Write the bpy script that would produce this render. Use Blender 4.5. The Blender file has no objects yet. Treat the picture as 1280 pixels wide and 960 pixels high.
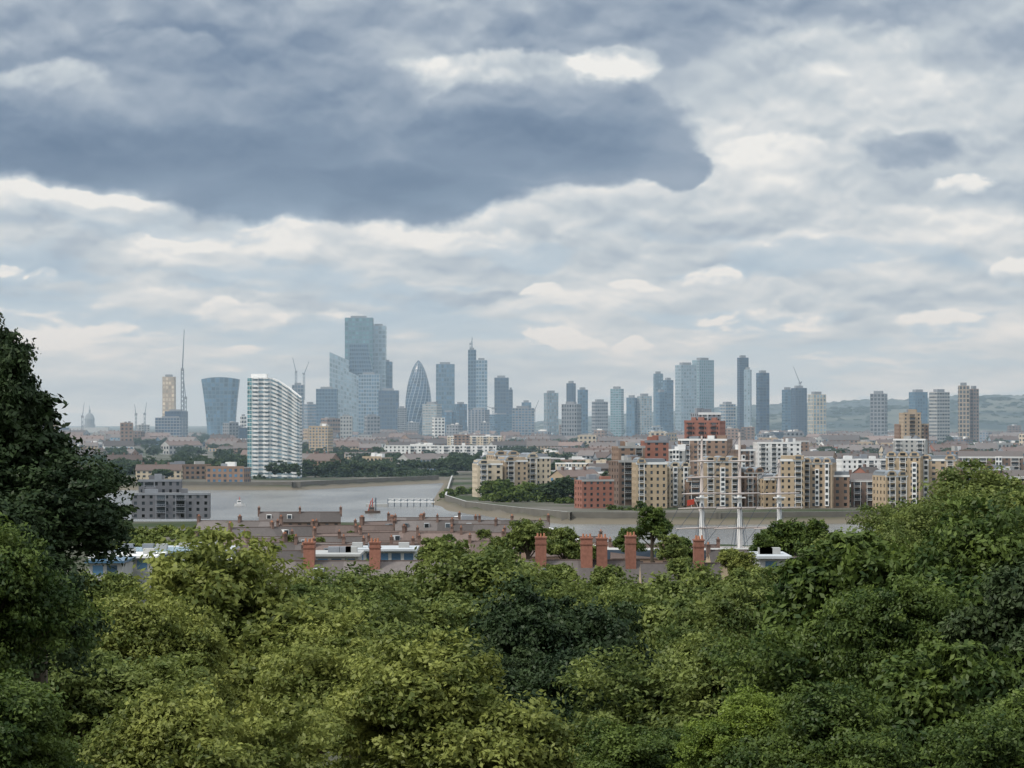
import bpy, math, random
import numpy as np
from mathutils import Vector
F=3600.0; CH=50.0; HY=520.0
rnd=random.Random(5); rng=np.random.default_rng(7)
scene=bpy.context.scene
# ---------- image pixel helpers: pixel column -> metres off the view axis, pixel row -> height ----------
def X(b,d): return (b-640)/F*d
def Z(v,d): return CH-(v-HY)/F*d
PY=[-400,0,8,30,60,150,300,450,600,90000]; PZ=[40,48.2,47.6,38,30,22,12,7,4,4]
def gz(y): return float(np.interp(y,PY,PZ))-y*y/(2*7.4e6)
def lin(r,g,b):
    f=lambda c:(c/255/12.92 if c/255<=0.04045 else ((c/255+0.055)/1.055)**2.4)
    return (f(r),f(g),f(b),1)
# ---------- materials ----------
MATS={}
def mat(name,col,rough=0.8,var=0.25,nscale=0.3,tint=0.5,spec=0.3,metal=0.0):
    if name in MATS: return MATS[name]
    m=bpy.data.materials.new(name); m.use_nodes=True; nt=m.node_tree; p=nt.nodes['Principled BSDF']
    geo=nt.nodes.new('ShaderNodeNewGeometry')
    n=nt.nodes.new('ShaderNodeTexNoise'); n.inputs['Scale'].default_value=nscale; n.inputs['Detail'].default_value=3
    nt.links.new(geo.outputs['Position'],n.inputs['Vector'])
    at=nt.nodes.new('ShaderNodeAttribute'); at.attribute_name='tint'
    a=nt.nodes.new('ShaderNodeMath'); a.operation='MULTIPLY_ADD'; a.inputs[1].default_value=var*2; a.inputs[2].default_value=1-var
    nt.links.new(n.outputs['Fac'],a.inputs[0])
    b=nt.nodes.new('ShaderNodeMath'); b.operation='MULTIPLY_ADD'; b.inputs[1].default_value=tint*2; b.inputs[2].default_value=1-tint
    nt.links.new(at.outputs['Fac'],b.inputs[0])
    c=nt.nodes.new('ShaderNodeMath'); c.operation='MULTIPLY'
    nt.links.new(a.outputs[0],c.inputs[0]); nt.links.new(b.outputs[0],c.inputs[1])
    v=nt.nodes.new('ShaderNodeVectorMath'); v.operation='SCALE'; v.inputs[0].default_value=col[:3]
    nt.links.new(c.outputs[0],v.inputs['Scale']); nt.links.new(v.outputs[0],p.inputs['Base Color'])
    p.inputs['Roughness'].default_value=rough; p.inputs['Specular IOR Level'].default_value=spec; p.inputs['Metallic'].default_value=metal
    MATS[name]=m; return m
def leafmat(name,c1,c2,trans=0.3):
    m=bpy.data.materials.new(name); m.use_nodes=True; nt=m.node_tree; nt.nodes.remove(nt.nodes['Principled BSDF']); p=nt.nodes.new('ShaderNodeBsdfDiffuse'); out=nt.nodes['Material Output']
    tc=nt.nodes.new('ShaderNodeNewGeometry')
    n=nt.nodes.new('ShaderNodeTexNoise'); n.inputs['Scale'].default_value=0.7; n.inputs['Detail'].default_value=2
    nt.links.new(tc.outputs['Position'],n.inputs['Vector'])
    at=nt.nodes.new('ShaderNodeAttribute'); at.attribute_name='tint'
    a=nt.nodes.new('ShaderNodeMath'); a.operation='MULTIPLY_ADD'; a.inputs[1].default_value=1.0
    s=nt.nodes.new('ShaderNodeMath'); s.operation='MULTIPLY_ADD'; s.inputs[1].default_value=1.8; s.inputs[2].default_value=-0.95
    nt.links.new(n.outputs['Fac'],s.inputs[0]); nt.links.new(at.outputs['Fac'],a.inputs[0]); nt.links.new(s.outputs[0],a.inputs[2])
    mx=nt.nodes.new('ShaderNodeMix'); mx.data_type='RGBA'; nt.links.new(a.outputs[0],mx.inputs['Factor'])
    mx.inputs[6].default_value=(*c1,1); mx.inputs[7].default_value=(*c2,1)
    nt.links.new(mx.outputs[2],p.inputs['Color'])
    t=nt.nodes.new('ShaderNodeBsdfTranslucent'); nt.links.new(mx.outputs[2],t.inputs['Color'])
    ms=nt.nodes.new('ShaderNodeMixShader'); ms.inputs[0].default_value=trans
    nt.links.new(p.outputs[0],ms.inputs[1]); nt.links.new(t.outputs[0],ms.inputs[2])
    gl=nt.nodes.new('ShaderNodeBsdfGlossy'); gl.inputs['Roughness'].default_value=.5; gl.inputs['Color'].default_value=(1,1,.95,1)
    m2=nt.nodes.new('ShaderNodeMixShader'); m2.inputs[0].default_value=.015
    nt.links.new(ms.outputs[0],m2.inputs[1]); nt.links.new(gl.outputs[0],m2.inputs[2]); nt.links.new(m2.outputs[0],out.inputs[0])
    return m
# ---------- mesh builder ----------
class MB:
    def __init__(s): s.v=[];s.f=[];s.m=[];s.t=[];s.mats=[]
    def mi(s,m):
        if m not in s.mats: s.mats.append(m)
        return s.mats.index(m)
    def poly(s,pts,m,t=None):
        i=len(s.v); s.v+= [tuple(p) for p in pts]; s.f.append(list(range(i,i+len(pts)))); s.m.append(s.mi(m)); s.t.append(rnd.random() if t is None else t)
    def box(s,x0,x1,y0,y1,z0,z1,m,t=0.5):
        a=[(x0,y0),(x1,y0),(x1,y1),(x0,y1)]
        for i in range(4):
            p,q=a[i],a[(i+1)%4]; s.poly([(*p,z0),(*q,z0),(*q,z1),(*p,z1)],m,t)
        s.poly([(*p,z1) for p in a],m,t); s.poly([(*p,z0) for p in a[::-1]],m,t)
    def stick(s,p,q,r0,m,r1=None,n=5,t=0.5):
        p=Vector(p);q=Vector(q);r1=r0 if r1 is None else r1
        d=(q-p).normalized(); u=d.orthogonal().normalized(); w=d.cross(u)
        A=[p+(u*math.cos(k*6.2832/n)+w*math.sin(k*6.2832/n))*r0 for k in range(n)]
        B=[q+(u*math.cos(k*6.2832/n)+w*math.sin(k*6.2832/n))*r1 for k in range(n)]
        for k in range(n): s.poly([A[k],A[(k+1)%n],B[(k+1)%n],B[k]],m,t)
        s.poly(B,m,t)
    def facade(s,p,q,z0,z1,nf,bay,wall,glass,fx=.6,fz=.6,warp=None,deep=0,off=.15):
        L=math.dist(p,q); n=max(1,round(L/bay))
        nx,ny=(q[1]-p[1])/L,-(q[0]-p[0])/L
        W=warp or (lambda a,b,t:(a,b,z0+(z1-z0)*t))
        def pt(u,t): return Vector(W(p[0]+(q[0]-p[0])*u,p[1]+(q[1]-p[1])*u,t))
        ax=(1-fx)/2; az=(1-fz)/2
        for i in range(n):
            for k in range(nf):
                u0,u1,t0,t1=i/n,(i+1)/n,k/nf,(k+1)/nf
                O=[pt(u0,t0),pt(u1,t0),pt(u1,t1),pt(u0,t1)]
                def bl(a,b): return O[0]*(1-a)*(1-b)+O[1]*a*(1-b)+O[2]*a*b+O[3]*(1-a)*b
                I=[bl(ax,az),bl(1-ax,az),bl(1-ax,1-az),bl(ax,1-az)]
                N=Vector((nx,ny,0))
                if deep:
                    for j in range(4):
                        j2=(j+1)%4; s.poly([O[j],O[j2],I[j2],I[j]],wall,.5)
                        s.poly([I[j],I[j2],I[j2]-N*deep,I[j]-N*deep],wall,.5)
                    s.poly([x-N*deep for x in I],glass)
                else:
                    s.poly(O,wall,.5); s.poly([x+N*off for x in I],glass)
    def build(s,name,org,rot=0):
        me=bpy.data.meshes.new(name); me.from_pydata(s.v,[],s.f)
        for m in s.mats: me.materials.append(m)
        me.polygons.foreach_set('material_index',s.m)
        a=me.attributes.new('tint','FLOAT','FACE'); a.data.foreach_set('value',s.t)
        me.update(); ob=bpy.data.objects.new(name,me); ob.location=org; ob.rotation_euler[2]=rot
        scene.collection.objects.link(ob); return ob
def rect(w,d): return [(-w/2,-d/2),(w/2,-d/2),(w/2,d/2),(-w/2,d/2)]
# ---------- palette ----------
brick=mat('brown_brick',(.25,.17,.125)); redbrick=mat('red_brick',(.29,.13,.095)); stock=mat('london_stock_brick',(.41,.32,.22)); brown=mat('dark_brown_brick',(.17,.12,.095))
beige=mat('beige_render',(.53,.45,.34)); white=mat('white_paint',(.74,.74,.73),var=.12,tint=.1); conc=mat('concrete',(.36,.36,.35))
grey=mat('grey_cladding',(.23,.245,.27)); darkc=mat('dark_cladding',(.06,.085,.12)); tan=mat('tan_stone',(.41,.32,.23)); dgrey=mat('dark_grey_cladding',(.15,.155,.17))
pgrey=mat('pale_grey_roof',(.42,.44,.46),tint=.2)
gdark=mat('window_glass',(.04,.05,.06),rough=.15,spec=.6,tint=.9); gblue=mat('blue_glass',(.06,.13,.21),rough=.25,spec=.6,tint=.6)
gpale=mat('pale_glass',(.19,.28,.34),rough=.25,spec=.7,tint=.45); gnavy=mat('navy_glass',(.02,.05,.10),rough=.25,spec=.45,tint=.6)
gteal=mat('green_glass',(.09,.20,.23),rough=.25,spec=.6,tint=.45)
mull=mat('mullion_metal',(.09,.15,.21),rough=.5); mullp=mat('pale_metal',(.26,.33,.39),rough=.5)
slate=mat('slate_roof',(.115,.10,.095),nscale=1.5); tile=mat('clay_tile_roof',(.135,.10,.088),nscale=1.5); flat=mat('flat_roof_felt',(.20,.20,.20))
lead=mat('lead_roof',(.18,.20,.22)); pot=mat('terracotta_pot',(.38,.17,.10)); chb=mat('chimney_brick',(.27,.12,.085),nscale=2,var=.4); chd=mat('weathered_chimney_brick',(.18,.12,.10),nscale=2)
steel=mat('crane_steel',(.12,.15,.19),tint=.1); redp=mat('red_paint',(.40,.06,.04),tint=.1); wood=mat('mast_wood',(.30,.21,.16),tint=.1); spar=mat('spar_paint',(.60,.52,.48),tint=.1)
bark=mat('bark',(.07,.055,.04),nscale=3); wallst=mat('river_wall_stone',(.15,.14,.12),nscale=.2)
OCC=[]   # footprints already used
def tower(name,b0,b1,v,d,depth=None,wall=None,glass=None,fh=7,bay=7,fx=.75,fz=.65,warp=None,rot=0,plant=True,foot=None,vb=None,roofm=None,deep=0):
    wall=wall or mull; glass=glass or gblue
    w=(b1-b0)*d/F; depth=depth or w; c=(b0+b1)/2; z0=gz(d)-1 if vb is None else Z(vb,d); z1=Z(v,d); h=z1-z0
    if rot: k=abs(math.cos(rot))+abs(math.sin(rot))*depth/w; w/=k; depth/=k
    mb=MB(); ft=foot(w,depth) if foot else rect(w,depth)
    nf=max(1,round(h/fh)); Wp=(lambda a,b,t:warp(a,b,t,w,depth,h)) if warp else (lambda a,b,t:(a,b,h*t))
    for i in range(len(ft)): mb.facade(ft[i],ft[(i+1)%len(ft)],0,h,nf,bay,wall,glass,fx,fz,Wp,deep,off=.3 if d>4000 else .12)
    mb.poly([Wp(a,b,1) for a,b in ft],roofm or flat,.5)
    if plant and not warp: 
        mb.box(-w*.3,w*.25,-depth*.25,depth*.3,h,h+min(5,h*.06),grey,.4)
    OCC.append((X(c,d),d+depth/2,w/2+8,depth/2+8))
    return mb.build(name,(X(c,d),d+depth/2,z0),rot)

# ---------- terrain ----------
shore_v=[(-1400,612),(160,612),(375,612),(470,607),(556,603),(552,612),(545,630),(570,639),(640,648),(700,654),(900,655),(1100,653),(1500,650),(2600,655),(2600,720),(1500,692),(1000,694),(800,690),(640,670),(560,663),(260,661),(-200,664),(-1400,670)]
RIV=[(X(b,CH*F/(v-HY)),CH*F/(v-HY)) for b,v in shore_v]
def sdist(px,py):
    px=np.asarray(px,float);py=np.asarray(py,float); D=np.full(px.shape,1e9); ins=np.zeros(px.shape,bool)
    n=len(RIV)
    for i in range(n):
        ax,ay=RIV[i];bx,by=RIV[(i+1)%n]; ex,ey=bx-ax,by-ay
        t=np.clip(((px-ax)*ex+(py-ay)*ey)/(ex*ex+ey*ey),0,1)
        D=np.minimum(D,np.hypot(px-ax-t*ex,py-ay-t*ey))
        c=((ay>py)!=(by>py))&(px<(bx-ax)*(py-ay)/(by-ay+1e-12)+ax); ins^=c
    return np.where(ins,-D,D)
def ridge_h(x,y):
    r=x/np.maximum(y,1)
    far=np.interp(r,[-.01,.02,.05,.08,.10,.12,.135,.155,.18,.3],[0,45,72,98,118,132,130,150,152,158])*np.exp(-((y-12200)/1100)**2)
    near=np.interp(r,[.03,.08,.11,.14,.16,.19,.3],[0,40,78,92,120,104,128])*np.exp(-((y-9300)/800)**2)
    return (far+near)*(0.96+0.035*np.sin(x/330.)+.025*np.sin(x/130.+1))
xs=np.concatenate([-np.geomspace(50000,1300,26),np.arange(-1290,1300,12),np.geomspace(1310,4000,60),np.geomspace(4200,50000,14)])
ys=np.concatenate([[-3000,-800,-300,-100],np.arange(-50,900,12),np.arange(900,2350,9),np.geomspace(2360,45000,100)])
GX,GY=np.meshgrid(xs,ys); sd=sdist(GX.ravel(),GY.ravel()).reshape(GX.shape)
GZ=np.interp(GY,PY,PZ)-GY*GY/(2*7.4e6)
t=np.clip((sd+9)/18,0,1); t=t*t*(3-2*t); GZ=-3+(GZ+3)*t
GZ=GZ+ridge_h(GX,GY)
nx_,ny_=len(xs),len(ys)
me=bpy.data.meshes.new('ground'); V=np.stack([GX,GY,GZ],-1).reshape(-1,3)
idx=np.arange(nx_*ny_).reshape(ny_,nx_); Q=np.stack([idx[:-1,:-1],idx[:-1,1:],idx[1:,1:],idx[1:,:-1]],-1).reshape(-1,4)
me.from_pydata(V.tolist(),[],Q.tolist()); me.polygons.foreach_set('use_smooth',[True]*len(Q))
g=bpy.data.objects.new('ground',me); scene.collection.objects.link(g)
m=bpy.data.materials.new('ground_mix'); m.use_nodes=True; nt=m.node_tree; p=nt.nodes['Principled BSDF']; p.inputs['Roughness'].default_value=.95; p.inputs['Specular IOR Level'].default_value=.1
geo=nt.nodes.new('ShaderNodeNewGeometry'); n=nt.nodes.new('ShaderNodeTexNoise'); n.inputs['Scale'].default_value=.012; n.inputs['Detail'].default_value=6
nt.links.new(geo.outputs['Position'],n.inputs['Vector']); cr=nt.nodes.new('ShaderNodeValToRGB'); nt.links.new(n.outputs['Fac'],cr.inputs[0])
E=cr.color_ramp.elements; E[0].position=.40;E[0].color=(.035,.05,.022,1);E[1].position=.6;E[1].color=(.13,.12,.105,1)
e=E.new(.5); e.color=(.075,.075,.055,1)
sx=nt.nodes.new('ShaderNodeSeparateXYZ'); nt.links.new(geo.outputs['Position'],sx.inputs[0])
mr=nt.nodes.new('ShaderNodeMapRange'); mr.inputs[1].default_value=3.2; mr.inputs[2].default_value=1.0; nt.links.new(sx.outputs['Z'],mr.inputs[0])
mr2=nt.nodes.new('ShaderNodeMapRange'); mr2.inputs[1].default_value=3000; mr2.inputs[2].default_value=2400; nt.links.new(sx.outputs['Y'],mr2.inputs[0])
mm=nt.nodes.new('ShaderNodeMath'); mm.operation='MULTIPLY'; nt.links.new(mr.outputs[0],mm.inputs[0]); nt.links.new(mr2.outputs[0],mm.inputs[1])
mx=nt.nodes.new('ShaderNodeMix'); mx.data_type='RGBA'; nt.links.new(mm.outputs[0],mx.inputs['Factor']); nt.links.new(cr.outputs[0],mx.inputs[6]); mx.inputs[7].default_value=(.15,.13,.10,1)
mr3=nt.nodes.new('ShaderNodeMapRange'); mr3.inputs[1].default_value=7200; mr3.inputs[2].default_value=8000; nt.links.new(sx.outputs['Y'],mr3.inputs[0])
n4=nt.nodes.new('ShaderNodeTexNoise'); n4.inputs['Scale'].default_value=.004; n4.inputs['Detail'].default_value=5; nt.links.new(geo.outputs['Position'],n4.inputs['Vector'])
cr4=nt.nodes.new('ShaderNodeValToRGB'); nt.links.new(n4.outputs['Fac'],cr4.inputs[0]); E=cr4.color_ramp.elements; E[0].position=.45;E[0].color=(.012,.024,.022,1);E[1].position=.62;E[1].color=(.09,.10,.08,1)
mx3=nt.nodes.new('ShaderNodeMix'); mx3.data_type='RGBA'; nt.links.new(mr3.outputs[0],mx3.inputs['Factor']); nt.links.new(mx.outputs[2],mx3.inputs[6]); nt.links.new(cr4.outputs[0],mx3.inputs[7])
nt.links.new(mx3.outputs[2],p.inputs['Base Color']); me.materials.append(m)
# water
mb=MB(); wm=bpy.data.materials.new('river_water'); wm.use_nodes=True; nt=wm.node_tree; p=nt.nodes['Principled BSDF']
geo=nt.nodes.new('ShaderNodeNewGeometry'); mp=nt.nodes.new('ShaderNodeMapping'); mp.inputs['Scale'].default_value=(.02,.006,.02); nt.links.new(geo.outputs['Position'],mp.inputs[0])
n=nt.nodes.new('ShaderNodeTexNoise'); n.inputs['Scale'].default_value=1; n.inputs['Detail'].default_value=6; nt.links.new(mp.outputs[0],n.inputs['Vector'])
cr=nt.nodes.new('ShaderNodeValToRGB'); nt.links.new(n.outputs['Fac'],cr.inputs[0]); E=cr.color_ramp.elements; E[0].position=.38;E[0].color=(.10,.095,.088,1);E[1].position=.62;E[1].color=(.19,.185,.17,1)
nt.links.new(cr.outputs[0],p.inputs['Base Color'])
n2=nt.nodes.new('ShaderNodeTexNoise'); n2.inputs['Scale'].default_value=.35; n2.inputs['Detail'].default_value=6; nt.links.new(geo.outputs['Position'],n2.inputs['Vector'])
bp=nt.nodes.new('ShaderNodeBump'); bp.inputs['Distance'].default_value=.7; bp.inputs['Strength'].default_value=.8; nt.links.new(n2.outputs['Fac'],bp.inputs['Height']); nt.links.new(bp.outputs[0],p.inputs['Normal'])
p.inputs['Roughness'].default_value=.25; p.inputs['IOR'].default_value=1.33
mb.poly([(-1600,600,0),(1600,600,0),(1600,2400,0),(-1600,2400,0)],wm); mb.build('river_water',(0,0,-.2))
# embankment wall along far shore
mb=MB()
for i in range(1,12):
    (ax,ay),(bx,by)=RIV[i],RIV[i+1]; L=math.hypot(bx-ax,by-ay); nx,ny=-(by-ay)/L,(bx-ax)/L
    nx,ny=nx*5,ny*5; w=(nx*.2,ny*.2)
    A=(ax+nx,ay+ny);B=(bx+nx,by+ny);A2=(A[0]+w[0],A[1]+w[1]);B2=(B[0]+w[0],B[1]+w[1])
    mb.poly([(*A,-1),(*B,-1),(*B,5.2),(*A,5.2)],wallst,.4); mb.poly([(*A,5.2),(*B,5.2),(*B2,5.2),(*A2,5.2)],conc,.6); mb.poly([(*B2,-1),(*A2,-1),(*A2,5.2),(*B2,5.2)],wallst,.4)
mb.build('embankment_wall',(0,0,0))

# ---------- city skyline (about 7 km away) ----------
tower('glass_skyscraper',431,466,397,7250,50,mull,gteal,fh=11,bay=9)
tower('glass_skyscraper',464,482,407,7270,50,mullp,gpale,fh=11,bay=9)
def slant(k,c=0): return lambda a,b,t,w,dp,h:(a,b,h*t*(1-k*(a/w+.5)))
tower('slanted_skyscraper',412,436,440,7050,40,mullp,gpale,fh=12,bay=7,warp=slant(.10))
def wedge(a,b,t,w,dp,h): 
    x=-w/2+(a+w/2)*(1-.45*max(0,t-.25)/.75); return (x,b,h*t)
tower('wedge_skyscraper',437,476,430,7100,45,mull,gnavy,fh=10,bay=9,warp=wedge)
tower('glass_skyscraper',430,452,462,6950,40,mullp,gpale,fh=10,bay=6,warp=slant(.12))
tower('glass_skyscraper',448,474,468,6930,40,mullp,gblue,fh=9,bay=6)
tower('office_tower',474,490,452,7300,40,mull,gblue,fh=9,bay=7)
tower('office_tower',473,498,488,6800,40,darkc,gnavy,fh=9,bay=7)
tower('office_tower',395,421,486,6800,45,mull,gnavy,fh=8,bay=7)
tower('office_tower',365,379,481,7000,35,grey,gnavy,fh=9,bay=7)
tower('office_tower',545,568,455,7200,40,mull,gblue,fh=11,bay=7)
def circ(w,dp): return [(w/2*math.cos(i*math.tau/18),dp/2*math.sin(i*math.tau/18)) for i in range(18)]
def gher(a,b,t,w,dp,h):
    z=t; r=(0.80+0.2*math.sin(min(1,z/.38)*math.pi/2)) if z<.38 else max(.03,math.cos((z-.38)/.62*math.pi/2)**.62)
    tw=t*1.6; return ((a*math.cos(tw)-b*math.sin(tw))*r,(a*math.sin(tw)+b*math.cos(tw))*r,h*t)
tower('gherkin_tower',506,539,450,6900,None,mullp,gnavy,fh=7,bay=60,fx=.8,fz=.9,warp=gher,foot=circ)
tower('office_tower',595,609,450,7100,35,mullp,gblue,fh=9,bay=7)
tower('spired_skyscraper',585,595,437,7110,35,mull,gnavy,fh=9,bay=7)
mb=MB(); mb.stick((0,0,0),(0,0,32),1.6,steel,.6); mb.build('spire',(X(590,7120),7125,Z(437,7110)))
tower('office_tower',618,636,472,6900,40,darkc,gnavy,fh=9,bay=7)
tower('office_tower',636,641,487,6900,30,darkc,gnavy)
def flare(a,b,t,w,dp,h):
    s=.72+.28*t**1.5; zz=h*t+ (5*(1-(2*a/w)**2) if t>.999 else 0); return (a*s+t*-2,b*s,zz)
def fillet(w,d): return [(-w/2,-d*.3),(-w*.35,-d/2),(-w*.12,-d*.55),(w*.12,-d*.55),(w*.35,-d/2),(w/2,-d*.3),(w/2,d*.3),(w*.3,d/2),(-w*.3,d/2),(-w/2,d*.3)]
tower('flared_skyscraper',252,299,474,6800,50,mull,gblue,fh=9,bay=9,fx=.8,fz=.8,warp=flare,foot=fillet)
tower('stone_tower',203,218,471,6200,28,tan,beige,fh=9,bay=7)
tower('office_tower',194,232,522,5600,40,grey,gnavy,fh=6,bay=6)
tower('office_tower',206,232,514,5620,40,darkc,gnavy,fh=6,bay=6)
for b0,b1,v,d,w_,g_ in [(278,300,532,5000,grey,gdark),(300,308,520,5200,white,gdark),(528,552,505,5600,conc,gpale),(568,584,505,6400,darkc,gblue),
 (585,612,512,6000,grey,gnavy),(612,640,518,6100,mull,gblue),(497,508,510,6400,grey,gdark),(400,425,523,5000,brick,gdark),(380,395,505,6500,grey,gblue),
 (425,440,520,5400,conc,gdark),(455,475,520,5300,grey,gdark),(540,556,522,5100,white,gdark),(552,570,515,6000,darkc,gblue),(652,664,503,6400,mull,gblue),
 (680,698,491,6300,grey,gpale),(708,720,479,6200,darkc,gnavy),(722,735,487,6300,mull,gblue),(702,727,505,5000,grey,gdark),(740,760,502,6000,grey,gdark),(763,780,486,6100,mullp,gteal),
 (783,797,497,6000,mull,gblue),(797,815,495,6000,conc,gpale),(817,829,467,6300,mull,gpale),(829,842,475,6350,mull,gblue),(820,834,490,5800,mull,gblue),
 (845,871,456,6000,mullp,gpale),(866,893,450,6100,mullp,gteal),(922,936,447,6200,darkc,gnavy),(930,940,462,6150,mullp,gpale),(946,962,466,6000,darkc,gnavy),
 (978,992,487,6000,mull,gblue),(990,1009,485,5900,darkc,gnavy),(1011,1033,493,5200,beige,gpale),(1088,1111,492,5200,grey,gdark),
 (1138,1160,490,5600,mull,gblue),(1163,1188,490,5000,conc,gdark),(1199,1212,482,4800,tan,gdark),(1212,1224,486,4810,brick,gdark),
 (640,668,510,5200,grey,gblue),(900,920,505,5600,conc,gblue)]:
    tower('office_tower' if g_ in(gnavy,gblue,gpale,gteal) else 'apartment_tower',b0,b1,v,d,rnd.uniform(.7,1.1)*(b1-b0)*d/F,w_,g_,fh=rnd.choice([5,6,7]),bay=rnd.choice([5,6,7]),fx=rnd.uniform(.5,.8),fz=rnd.uniform(.45,.75),rot=rnd.choice([0,.3,-.35,.5]))
def lathe(mb,prof,m,n=16,c=(0,0)):
    for (r0,z0),(r1,z1) in zip(prof,prof[1:]):
        for i in range(n):
            a,b=i*math.tau/n,(i+1)*math.tau/n
            mb.poly([(c[0]+r0*math.cos(a),c[1]+r0*math.sin(a),z0),(c[0]+r0*math.cos(b),c[1]+r0*math.sin(b),z0),(c[0]+r1*math.cos(b),c[1]+r1*math.sin(b),z1),(c[0]+r1*math.cos(a),c[1]+r1*math.sin(a),z1)],m,.5)
d=9000; mb=MB(); mb.box(-60,60,-20,20,0,30,conc); lathe(mb,[(18,30),(18,40),(15.5,40),(15.5,54),(16.5,55),(15,60),(12.5,67),(8,73),(3,76),(3,84),(1,88),(.6,98)],lead); mb.build('domed_cathedral',(X(112,d),d,-16))
def crane(b,vt,vb,d,jib=(30,25),r=.9):
    mb=MB(); h=Z(vt,d)-Z(vb,d); w=r*1.6
    jx,jz=jib; H=h-jz if jz>0 else h-6
    for sx_ in(-w,w):
        for sy in(-w,w): mb.stick((sx_,sy,0),(sx_,sy,H),r*.5,steel,n=4)
    k=0
    while k<H-8: mb.stick((-w,-w,k),(w,-w,k+8),r*.3,steel,n=4); mb.stick((w,w,k),(-w,w,k+8),r*.3,steel,n=4); k+=8
    mb.stick((0,0,H),(jx,0,H+jz),r,steel,r*.5,n=4); mb.stick((0,0,H),(-abs(jx)*.3*(1 if jx>0 else -1),0,H+3),r*1.4,steel,n=4)
    mb.box(-2.5,2.5,-2,2,H-2,H+2.5,grey)
    mb.build('tower_crane',(X(b,d),d,Z(vb,d)))
crane(228,412,545,5000,(3,70),1.3); crane(232,470,545,5200,(-4,40),1.0); crane(170,505,545,6000,(-3,22)); crane(181,503,545,6100,(4,25)); crane(103,503,545,6000,(4,30))
crane(370,447,500,6900,(-8,35),1.2); crane(380,452,500,6900,(12,30),1.2); crane(1000,458,490,6000,(-14,35),1.0); crane(588,423,440,7100,(6,14),1.0)
crane(616,505,540,6500,(-30,10),1);crane(668,500,540,6400,(10,24),1)

# ---------- white riverside tower (2.1 km) ----------
d=2130; w=66*d/F
mb=MB(); ft=[(-w/2,-6),(-w*.40,-12),(w/2,-7),(w/2,14),(-w/2,14)]; h=Z(472,d)-3
def wt(a,b,t):
    top=h*(1-.19*max(0,(a/w+.05)/.55)**1.3); return (a,b,top*t)
nf=25
for i in range(5):
    gl=gteal if i in(0,4) else gpale
    mb.facade(ft[i],ft[(i+1)%5],0,h,nf,4.2,white,gl,.9,.85 if i==0 else .5,wt)
    for k in range(1,nf+1):
        if i!=1: continue
        p,q=ft[i],ft[i+1]
        for j in range(5):
            u0,u1=j/5+.03,j/5+.14
            P=Vector(wt(p[0]+(q[0]-p[0])*u0,p[1]+(q[1]-p[1])*u0,k/nf));Q_=Vector(wt(p[0]+(q[0]-p[0])*u1,p[1]+(q[1]-p[1])*u1,k/nf)); o=Vector((0,-1.5,0)); dn=Vector((0,0,-1.0))
            mb.poly([P,Q_,Q_+o,P+o],white,.6); mb.poly([P+o,Q_+o,Q_+o+dn,P+o+dn],white,.8)
mb.poly([wt(a,b,1) for a,b in ft],white,.5); mb.box(-w*.45,-w*.15,0,10,h,h+3,white)
mb.build('white_riverside_tower',(X(341,d),d+15,3)); OCC.append((X(341,d),d+15,35,30))

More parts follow.
